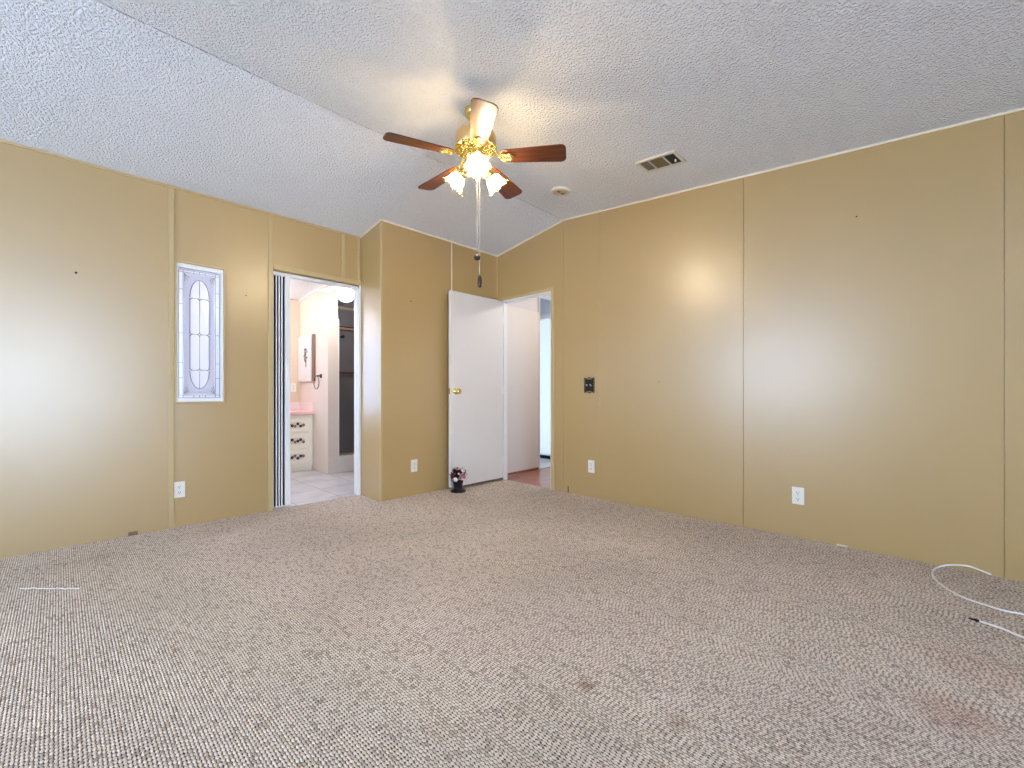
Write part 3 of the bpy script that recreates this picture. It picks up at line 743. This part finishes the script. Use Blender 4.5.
# lamp arms, shades and bulbs
LAMPS = []
for ang in (-128, -10, 108):
    a = math.radians(ang); d = Vector((math.cos(a), math.sin(a), 0)); c0_ = Vector((FX, FY, 0))
    ax = (d * 0.74 + Vector((0, 0, -0.67))).normalized()
    neck = c0_ + d * 0.088 + Vector((0, 0, 2.272))
    bm = bmesh.new(); tube(bm, spline([c0_ + d * 0.035 + Vector((0, 0, 2.285)), c0_ + d * 0.058 + Vector((0, 0, 2.300)), c0_ + d * 0.078 + Vector((0, 0, 2.292)), neck], 5), 0.0085, 8)
    m = Matrix.Translation(neck) @ ax.to_track_quat('Z', 'Y').to_matrix().to_4x4()
    lathe(bm, [(0.012, -0.012), (0.024, -0.008), (0.029, 0.004), (0.030, 0.020), (0.026, 0.022), (0.0, 0.020)], 20, m)
    arm = obj('lamp_arm', bm, M['brass'], fan, smooth=True)
    bm = bmesh.new(); n = 48; rings = []
    prof = [(0.024, 0.012, 0), (0.030, 0.022, 0), (0.043, 0.040, 0.01), (0.049, 0.060, 0.03), (0.052, 0.078, 0.05), (0.060, 0.094, 0.09), (0.070, 0.104, 0.13)]
    for rad, z, ruf in prof:
        rings.append([bm.verts.new(m @ Vector((rad * (1 + ruf * math.cos(8 * 2 * PI * i / n)) * math.cos(2 * PI * i / n), rad * (1 + ruf * math.cos(8 * 2 * PI * i / n)) * math.sin(2 * PI * i / n), z - 0.10 * ruf * 0.5 * (1 - math.cos(8 * 2 * PI * i / n)) * 0.6))) for i in range(n)])
    for A_, B_ in zip(rings, rings[1:]):
        for i in range(n): bm.faces.new((A_[i], A_[(i + 1) % n], B_[(i + 1) % n], B_[i]))
    sh = obj('lamp_shade', bm, M['shade'], fan, smooth=True, label='ruffled frosted glass shade')
    so = sh.modifiers.new('glass thickness', 'SOLIDIFY'); so.thickness = 0.002
    bm = bmesh.new(); lathe(bm, [(0.0, 0.012), (0.012, 0.014), (0.013, 0.032), (0.022, 0.050), (0.027, 0.066), (0.024, 0.080), (0.014, 0.090), (0.0, 0.093)], 20, m, close=False)
    obj('light_bulb', bm, M['bulb'], fan, smooth=True, label='glowing bulb')
# pull chains
for (dx, dy, zend, kind) in ((0.020, -0.0205, 1.775, 'ball'), (0.0115, 0.019, 1.655, 'bar')):
    dx, dy = (0.0, -0.012) if kind == 'ball' else (0.011, -0.021)
    bm = bmesh.new(); tube(bm, [(FX + dx, FY + dy, 2.30), (FX + dx, FY + dy, zend)], 0.0015, 6)
    ch = obj('pull_chain', bm, M['chain'], fan)
    bm = bmesh.new()
    if kind == 'ball': lathe(bm, [(0, zend + 0.012), (0.005, zend + 0.010), (0.005, zend - 0.004), (0.015, zend - 0.008), (0.019, zend - 0.020), (0.015, zend - 0.033), (0, zend - 0.038)], 16, Matrix.Translation((FX + dx, FY + dy, 0)))
    else: lathe(bm, [(0, zend), (0.006, zend - 0.004), (0.012, zend - 0.02), (0.013, zend - 0.05), (0.009, zend - 0.072), (0, zend - 0.075)], 16, Matrix.Translation((FX + dx, FY + dy, 0)))
    obj('pull_knob', bm, M['bronze'], ch, smooth=True, label='dark wooden pull')

# ------------------------------------------------------------------ smoke detector and air vent on the ceiling
tilt = math.atan(SR)
r = thing('smoke_detector', 'round cream smoke detector on the ceiling right of the fan', 'smoke detector', (2.862, 2.200, zc(2.200)), (tilt, 0, 0))
bm = bmesh.new(); lathe(bm, [(0, 0), (0.078, 0), (0.080, -0.010), (0.074, -0.018), (0.058, -0.020), (0.056, -0.010), (0, -0.010)], 40); obj('base', bm, M['vent'], r, world=False, smooth=False)
bm = bmesh.new(); lathe(bm, [(0.054, -0.008), (0.053, -0.014), (0.044, -0.018), (0.0, -0.019)], 32); obj('cover', bm, M['detect'], r, world=False, smooth=True)
for s in (-1, 1):
    bm = bmesh.new(); P = [(s * 0.012 + 0.0, -0.012), (s * 0.040, -0.010), (s * 0.040, 0.010), (s * 0.012, 0.012)]; prism(bm, P, 'z', -0.0215, -0.015); 
    obj('sound_slot', bm, M['slat'], r, world=False)
vx, vy = 2.880, 1.352
r = thing('air_vent', 'beige rectangular louvred air vent in the ceiling', 'vent', (vx, vy, zc(vy)), (tilt, 0, 0))
hx, hy = 0.093, 0.142
bm = bmesh.new(); e_ = 0.020
for (x0, x1, y0, y1) in ((-hx, hx, -hy, -hy + e_), (-hx, hx, hy - e_, hy), (-hx, -hx + e_, -hy + e_, hy - e_), (hx - e_, hx, -hy + e_, hy - e_)): box(bm, x0, x1, y0, y1, -0.010, 0.0)
for y in (-0.046, 0.058): box(bm, -hx + e_, hx - e_, y - 0.004, y + 0.004, -0.009, -0.001)
obj('frame', bm, M['vent'], r, world=False)
bm = bmesh.new(); box(bm, -hx + e_, hx - e_, -hy + e_, hy - e_, -0.0012, -0.0004); obj('duct_opening', bm, M['dark'], r, world=False)
def slat(a, b, ln_, along, tiltd, mt):
    bm = bmesh.new(); bx = box(bm, -ln_ / 2, ln_ / 2, -0.005, 0.005, -0.0004, 0.0004)
    m = Matrix.Translation((a, b, -0.0055)) @ (Matrix.Rotation(PI / 2, 4, 'Z') if along == 'y' else Matrix.Identity(4)) @ Matrix.Rotation(math.radians(tiltd), 4, 'X')
    bmesh.ops.transform(bm, matrix=m, verts=bm.verts); obj('slat', bm, M[mt], r, world=False)
for k in range(8): slat(-0.064 + k * 0.0183, 0.006, 0.092, 'y', 35, 'slat')
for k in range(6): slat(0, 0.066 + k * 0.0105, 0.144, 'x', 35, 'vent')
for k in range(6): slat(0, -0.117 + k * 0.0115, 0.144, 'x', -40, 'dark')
bm = bmesh.new(); tube(bm, [(0.02, -0.098, -0.006), (0.02, -0.098, -0.020)], 0.006, 10); obj('damper_lever', bm, M['ivory'], r, world=False)

# ------------------------------------------------------------------ pot of flowers by the door
PX, PY = 2.718, 3.352
r = thing('flower_pot', 'little black pot of pink and white flowers on carpet by the open door', 'flower pot', (PX, PY, 0))
T = Matrix.Translation((PX, PY, 0))
bm = bmesh.new(); lathe(bm, [(0, 0.001), (0.068, 0.001), (0.070, 0.010), (0.060, 0.018), (0.040, 0.024), (0.036, 0.034), (0.040, 0.060), (0.046, 0.090), (0.047, 0.096), (0.041, 0.096), (0.036, 0.060), (0, 0.055)], 24, T); obj('pot', bm, M['black'], r, smooth=True)
bm = bmesh.new()
rnd = random.Random(3)
for k in range(90):
    a = rnd.uniform(0, 2 * PI); el = rnd.uniform(-0.25, 1.3); rad = rnd.uniform(0.035, 0.080)
    c_ = Vector((PX + rad * math.cos(a) * math.cos(el), PY + rad * 0.9 * math.sin(a) * math.cos(el), 0.135 + rad * 0.95 * math.sin(el)))
    dr = (c_ - Vector((PX, PY, 0.11))).normalized(); sd = dr.cross(Vector((0, 0, 1)));
    if sd.length < 0.01: sd = Vector((1, 0, 0))
    sd.normalize(); L_ = 0.040; w_ = 0.018
    v = [bm.verts.new(c_ - dr * L_ * 0.6), bm.verts.new(c_ + sd * w_), bm.verts.new(c_ + dr * L_ * 0.6 - Vector((0, 0, 0.004))), bm.verts.new(c_ - sd * w_)]
    bm.faces.new((v[0], v[1], v[2])); bm.faces.new((v[0], v[2], v[3]))
for k in range(8):
    a = k * PI / 4; tube(bm, [(PX, PY, 0.06), (PX + 0.02 * math.cos(a), PY + 0.02 * math.sin(a), 0.10), (PX + 0.045 * math.cos(a), PY + 0.042 * math.sin(a), 0.15)], 0.0018, 5)
obj('foliage', bm, M['leaf'], r)
def bloom(p, rad, m):
    bm = bmesh.new(); p = Vector(p); out = (p - Vector((PX, PY, 0.12))).normalized()
    q = out.to_track_quat('Z', 'Y').to_matrix().to_4x4()
    for k in range(6):
        a = k * PI / 3; t = bmesh.new(); bmesh.ops.create_uvsphere(t, u_segments=8, v_segments=6, radius=1)
        add(bm, t, Matrix.Translation(p) @ q @ Matrix.Rotation(a, 4, 'Z') @ Matrix.Translation((rad * 0.55, 0, 0)) @ Matrix.Rotation(-0.5, 4, 'Y') @ Matrix.Diagonal((rad * 0.55, rad * 0.42, rad * 0.18, 1)))
    sphere(bm, p + out * rad * 0.2, rad * 0.3, 8, 6)
    obj('flower', bm, M[m], r, smooth=True)
vl = Vector((-0.62, -0.78, 0)).normalized(); rt = Vector((0.694, -0.72, 0))
for (u, h_, dd, rad, m) in ((-0.006, 0.205, 0.030, 0.026, 'pinkpetal'), (0.040, 0.190, 0.030, 0.022, 'whitepetal'), (0.030, 0.150, 0.062, 0.026, 'pinkpetal'), (0.052, 0.140, 0.045, 0.022, 'pinkpetal'),
                            (-0.022, 0.120, 0.066, 0.024, 'whitepetal'), (-0.040, 0.165, 0.050, 0.028, 'redpetal'), (0.004, 0.170, 0.062, 0.012, 'whitepetal'), (-0.052, 0.138, 0.036, 0.024, 'redpetal'), (0.055, 0.178, 0.020, 0.022, 'redpetal'), (-0.055, 0.105, 0.02, 0.016, 'redpetal')):
    p = Vector((PX, PY, h_)) + rt * u + vl * dd
    bloom(p, rad * 0.85, m)
r.scale = (1.10, 1.10, 1.10)

# ------------------------------------------------------------------ bathroom beyond the doorway
bm = bmesh.new(); BWX = (0.20, 1.05, 0.62, 2.05)
for (x0, x1, z0, z1) in ((-0.35, BWX[0], 0, 2.19), (BWX[1], 3.5, 0, 2.19), (BWX[0], BWX[1], 0, BWX[2]), (BWX[0], BWX[1], BWX[3], 2.19)): box(bm, x0, x1, 6.03, 6.13, z0, z1)
struct('wall_bathroom_back', bm, M['bathtan'], 'tan back wall of the bathroom above the vanity', 'wall')
bm = bmesh.new(); prism(bm, [(YL2, 0), (6.03, 0), (6.03, zb(6.03)), (YL2, zb(YL2))], 'x', -0.35, -0.25)
struct('wall_bathroom_left', bm, M['peach'], 'peach side wall of the bathroom behind the leaded window', 'wall')
bm = bmesh.new(); prism(bm, [(YL2, 0), (6.03, 0), (6.03, zb(6.03)), (YL2, zb(YL2))], 'x', 3.40, 3.50)
struct('wall_bathroom_right', bm, M['shower'], 'grey wall closing the shower end of the bathroom', 'wall')
PXW = 2.220
bm = bmesh.new(); prism(bm, [(5.18, 0), (6.03, 0), (6.03, zb(6.03)), (5.18, zb(5.18))], 'x', PXW, PXW + 0.12)
struct('wall_partition', bm, [M['peach'], M['bathend']], 'peach partition wall beside the vanity', 'wall')
bm = bmesh.new(); box(bm, PXW + 0.0, PXW + 0.12, 5.174, 5.18, 0, zb(5.18) - 0.001)
trim(bm, 'tan end board of the bathroom partition', 'bathend')
bm = bmesh.new(); prism(bm, [(5.18, zb(5.18) - 0.03), (6.03, zb(6.03) - 0.03), (6.03, zb(6.03)), (5.18, zb(5.18))], 'x', PXW - 0.02, PXW)
trim(bm, 'white cove strip at the top of the bathroom partition', 'white')
day_window('window_4', 'y', 6.03, *BWX, 'bright window in the back wall of the bathroom', out=1, glass='frost')
# vanity
VY = 5.60
r = thing('vanity_cabinet', 'cream bathroom vanity with floral drawers under the pink counter', 'cabinet', (1.7, 5.8, 0))
bm = bmesh.new(); box(bm, 1.10, 2.215, VY + 0.02, 6.025, 0.06, 0.70); box(bm, 1.10, 2.215, VY + 0.045, 6.025, 0.0, 0.06); obj('body', bm, M['cream'], r)
dz = [(0.49, 0.655), (0.295, 0.465), (0.10, 0.27)]
for (z0, z1) in dz:
    bm = bmesh.new(); bbox(bm, 1.72, 2.165, VY, VY + 0.02, z0, z1, 0.006)
    dw = obj('drawer', bm, M['cream'], r)
    zm = (z0 + z1) / 2
    bm = bmesh.new(); P = [(1.78, zm - 0.040), (2.06, zm - 0.040), (2.085, zm - 0.028), (2.100, zm - 0.028), (2.125, zm), (2.100, zm + 0.028), (2.085, zm + 0.028), (2.06, zm + 0.040), (1.78, zm + 0.040)]
    prism(bm, P, 'y', VY - 0.002, VY)
    pl = obj('floral_plate', bm, M['vent'], dw)
    for i in range(10):
        x = 1.80 + i * 0.033; bm = bmesh.new()
        zz = zm + 0.016 * math.sin(i * 2.3 + z0 * 9)
        for k in range(5): sphere(bm, (x + 0.011 * math.cos(k * 1.257), VY - 0.003, zz + 0.011 * math.sin(k * 1.257)), 0.0085, 8, 6, (1, 0.25, 1))
        obj('flower_motif', bm, M['black'] if i % 3 else M['cabwood'], dw)
bm = bmesh.new(); bbox(bm, 1.22, 1.68, VY, VY + 0.02, 0.10, 0.655, 0.006); obj('door', bm, M['cream'], r)
r = thing('countertop', 'pink laminate vanity counter with splash in the bathroom', 'countertop', (1.7, 5.8, 0.70))
bm = bmesh.new(); bbox(bm, 1.08, 2.219, VY - 0.03, 6.027, 0.700, 0.740, 0.004); obj('slab', bm, M['pink'], r)
bm = bmesh.new(); box(bm, 1.08, 2.207, 6.012, 6.029, 0.740, 0.845); box(bm, 2.205, 2.2195, VY - 0.02, 6.029, 0.740, 0.845); obj('splash', bm, M['pinkpale'], r)
# medicine cabinet
r = thing('wall_cabinet', 'white medicine cabinet with dark flower spray on the bathroom partition', 'cabinet', (PXW, 5.8, 1.4))
bm = bmesh.new(); bbox(bm, PXW - 0.020, PXW - 0.001, 5.535, 6.026, 1.118, 1.702, 0.003); obj('body', bm, M['cabwood'], r)
bm = bmesh.new(); bbox(bm, PXW - 0.032, PXW - 0.0205, 5.605, 6.026, 1.115, 1.705, 0.004); dr_ = obj('door', bm, M['white'], r)
bm = bmesh.new()
tube(bm, spline([(PXW - 0.034, 5.76, 1.30), (PXW - 0.034, 5.75, 1.40), (PXW - 0.034, 5.79, 1.47), (PXW - 0.034, 5.77, 1.53)], 5), 0.004, 6)
rnd = random.Random(5)
for k in range(11):
    sphere(bm, (PXW - 0.034, 5.77 + rnd.uniform(-0.05, 0.05), 1.37 + k * 0.016 + rnd.uniform(-0.01, 0.01)), 0.016, 8, 6, (0.15, 1, 1))
obj('flower_motif', bm, M['bronze'], dr_)
# towel ring
r = thing('towel_ring', 'dark bronze towel ring on the peach bathroom partition', 'towel ring', (PXW, 5.37, 1.17))
bm = bmesh.new(); tube(bm, [(PXW, 5.37, 1.175), (PXW - 0.05, 5.37, 1.175)], 0.010, 10); bbox(bm, PXW - 0.008, PXW, 5.345, 5.395, 1.15, 1.20, 0.003); obj('post', bm, M['bronze'], r)
bm = bmesh.new(); tube(bm, [(PXW - 0.045, 5.40 + 0.075 * math.cos(2 * PI * k / 32), 1.095 + 0.080 * math.sin(2 * PI * k / 32)) for k in range(32)], 0.0045, 8, True); obj('ring', bm, M['bronze'], r)
# shower
SX0 = PXW + 0.12
r = thing('shower_enclosure', 'grey glass shower enclosure with white base at the end of the bathroom', 'shower', (2.85, 5.5, 0))
bm = bmesh.new(); bbox(bm, SX0 + 0.002, 3.398, 5.200, 5.28, 0.0, 0.20, 0.008); box(bm, SX0 + 0.002, 3.398, 5.28, 6.028, 0, 0.06); obj('base', bm, M['white'], r)
bm = bmesh.new(); bbox(bm, SX0 + 0.002, SX0 + 0.030, 5.200, 5.245, 0.20, 1.865, 0.004); obj('side_post', bm, M['white'], r)
bm = bmesh.new(); box(bm, SX0 + 0.03, 3.398, 5.222, 5.228, 0.225, 1.735); obj('glass_panel', bm, M['smoke'], r)
bm = bmesh.new(); bbox(bm, SX0 + 0.03, 3.398, 5.205, 5.245, 0.20, 0.228, 0.003); obj('bottom_track', bm, M['chrome'], r)
bm = bmesh.new(); bbox(bm, SX0 + 0.03, 3.398, 5.205, 5.245, 1.735, 1.785, 0.003); obj('top_rail', bm, M['maroon'], r)
bm = bmesh.new(); bbox(bm, SX0 + 0.03, 3.398, 5.203, 5.206, 1.748, 1.770, 0.001, 1); obj('rail_strip', bm, M['chrome'], r)
bm = bmesh.new(); tube(bm, [(SX0 + 0.03, 5.185, 1.215), (3.36, 5.185, 1.215)], 0.014, 8); box(bm, SX0 + 0.03, SX0 + 0.045, 5.18, 5.222, 1.205, 1.225); obj('towel_bar', bm, M['maroon'], r)
bm = bmesh.new(); tube(bm, [(SX0 + 0.062, 5.222, 1.655), (SX0 + 0.062, 5.165, 1.655)], 0.012, 10); sphere(bm, (SX0 + 0.062, 5.160, 1.655), 0.020, 10, 8); obj('hook', bm, M['black'], r)
bm = bmesh.new(); box(bm, SX0 + 0.002, 3.398, 6.012, 6.028, 0.06, 2.15); box(bm, SX0 + 0.002, SX0 + 0.014, 5.28, 6.012, 0.06, 2.15); obj('surround', bm, M['shower'], r)
# bathroom ceiling fan light
BX, BY = 2.144, 4.548
r = thing('bathroom_fan', 'white bathroom ceiling fan with bright round globe light', 'ceiling fan', (BX, BY, zb(BY)))
T = Matrix.Translation((BX, BY, 0)); zz = zb(BY)
bm = bmesh.new(); lathe(bm, [(0, zz), (0.07, zz), (0.06, zz - 0.04), (0.015, zz - 0.05), (0.015, 2.22), (0.09, 2.21), (0.10, 2.19), (0.10, 2.14), (0.07, 2.12), (0.0, 2.12)], 24, T); obj('motor_housing', bm, M['white'], r, smooth=False)
bm = bmesh.new(); prism(bm, [(0.09, -0.04), (0.50, -0.055), (0.52, -0.03), (0.52, 0.03), (0.50, 0.055), (0.09, 0.04)], 'z', 2.126 - zz, 2.132 - zz)
b0 = obj('blade', bm, M['white'], r, world=False); b0.rotation_euler = (0, 0, math.radians(98))
for k in (1, 2, 3):
    b_ = b0.copy(); C.objects.link(b_); b_.parent = r; b_.rotation_euler = (0, 0, math.radians(98 + 90 * k))
bm = bmesh.new(); lathe(bm, [(0.04, 2.12), (0.045, 2.095), (0.0, 2.095)], 24, T); obj('fitter', bm, M['white'], r)
bm = bmesh.new(); sphere(bm, (BX, BY, 2.025), 0.084, 24, 16, (1, 1, 0.92)); obj('globe', bm, M['globe'], r, smooth=True, label='glowing white glass globe')
bm = bmesh.new(); tube(bm, [(BX + 0.062, BY - 0.062, 2.11), (BX + 0.07, BY - 0.07, 1.90)], 0.0018, 6); ch = obj('pull_chain', bm, M['white'], r)
bm = bmesh.new(); lathe(bm, [(0, 1.905), (0.008, 1.895), (0.016, 1.868), (0.010, 1.852), (0, 1.85)], 12, Matrix.Translation((BX + 0.07, BY - 0.07, 0))); obj('pull_knob', bm, M['white'], ch, smooth=True)

# ------------------------------------------------------------------ hall beyond the white door
HY = 3.60
bm = bmesh.new(); box(bm, XR + 0.055, 4.215, HY, HY + 0.08, 0, 2.42); box(bm, 4.215, 4.96, HY, HY + 0.08, 2.20, 2.42)
struct('wall_hall', bm, M['hallwall'], 'grey hall wall beyond the open bedroom door', 'wall')
bm = bmesh.new(); box(bm, 4.95, 5.03, 1.5, 3.80, 0, 2.42); box(bm, 4.95, 5.03, 3.80, 4.50, 2.12, 2.42); box(bm, 4.95, 5.03, 4.50, 4.9, 0, 2.42)
struct('wall_entry', bm, M['hallwall'], 'grey wall around the bright glass door at the end of the hall', 'wall')
bm = bmesh.new(); box(bm, 3.52, 4.95, 4.70, 4.80, 0, 2.42); struct('wall_entry_side', bm, M['hallwall'], 'grey side wall of the small entry', 'wall')
bm = bmesh.new(); box(bm, XR + 0.055, 4.95, 1.5, 1.6, 0, 2.42); struct('wall_hall_end', bm, M['hallwall'], 'grey wall closing the near end of the hall', 'wall')
r = thing('door_2', 'flush white hall door straight beyond the bedroom doorway', 'door', (3.9, HY, 0), kind='structure')
bm = bmesh.new(); bbox(bm, 3.535, 4.205, HY - 0.022, HY - 0.001, 0.030, 1.985, 0.002, 1); obj('leaf', bm, M['door'], r)
bm = bmesh.new(); box(bm, 3.522, 4.212, HY - 0.014, HY, 0, 0.030); trim(bm, 'reddish brown baseboard strip below the hall door', 'rust')
bm = bmesh.new(); bbox(bm, 4.206, 4.222, HY - 0.026, HY + 0.08, 0, 2.20, 0.002, 1); trim(bm, 'dark edge strip beside the bright hall opening', 'hallwall')
r = thing('door_3', 'bright glass door at the far end of the hall', 'door', (4.95, 4.15, 0), kind='structure')
bm = bmesh.new(); 
for (y0, y1, z0, z1) in ((3.80, 3.87, 0.02, 2.12), (4.43, 4.50, 0.02, 2.12), (3.87, 4.43, 2.06, 2.12), (3.87, 4.43, 0.02, 0.05)): box(bm, 4.96, 5.00, y0, y1, z0, z1)
obj('frame', bm, M['white'], r)
bm = bmesh.new(); box(bm, 4.955, 5.01, 3.80, 4.50, 0.004, 0.05); obj('sill', bm, M['black'], r, label='dark sill')
bm = bmesh.new(); box(bm, 4.978, 4.984, 3.87, 4.43, 0.05, 2.06); obj('pane', bm, M['sheer'], r)
L = bpy.data.lights.new('daylight_portal', 'AREA'); L.shape = 'RECTANGLE'; L.size = 0.7; L.size_y = 2.1; L.cycles.is_portal = True
lo = bpy.data.objects.new('daylight_portal', L); C.objects.link(lo); lo.location = (5.05, 4.15, 1.06); lo.rotation_euler = (PI / 2, 0, PI / 2)

# ------------------------------------------------------------------ unseen lamps added to brighten the hall and bathroom
def point(name, loc, watt, col, rad=0.05):
    L = bpy.data.lights.new(name, 'POINT'); L.energy = watt; L.color = col; L.shadow_soft_size = rad
    o = bpy.data.objects.new(name, L); C.objects.link(o); o.location = loc; return o
def dome(label, x, y, z, watt, col):
    r = thing('added_hall_light', label, 'added light', (x, y, z))
    bm = bmesh.new(); lathe(bm, [(0, 0), (0.13, 0), (0.13, -0.02), (0, -0.02)], 24); obj('base', bm, M['white'], r, world=False)
    point('added_hall_lamp', (x, y, z - 0.13), watt, col, 0.08)  # added point lamp that brightens the hall door
dome('unseen light added on the hall ceiling to brighten the hall', 4.25, 2.5, 2.42, 25, (1.0, 0.93, 0.86))

# unseen light bar added on the back wall to brighten the bathroom
r = thing('added_bath_light', 'unseen chrome light bar with round bulbs added to brighten the bathroom', 'light', (1.4, 6.02, 1.98))
bm = bmesh.new(); bbox(bm, 1.12, 1.66, 6.000, 6.028, 1.90, 2.00, 0.005); obj('bar', bm, M['chrome'], r)
for x in (1.20, 1.39, 1.58):
    bm = bmesh.new(); sphere(bm, (x, 5.950, 1.95), 0.048, 16, 12); obj('light_bulb', bm, M['softbulb'], r, smooth=True)
point('added_bath_lamp', (1.39, 5.75, 1.95), 15, (1.0, 0.94, 0.94), 0.15)  # added point lamp lifting the bathroom's brightness
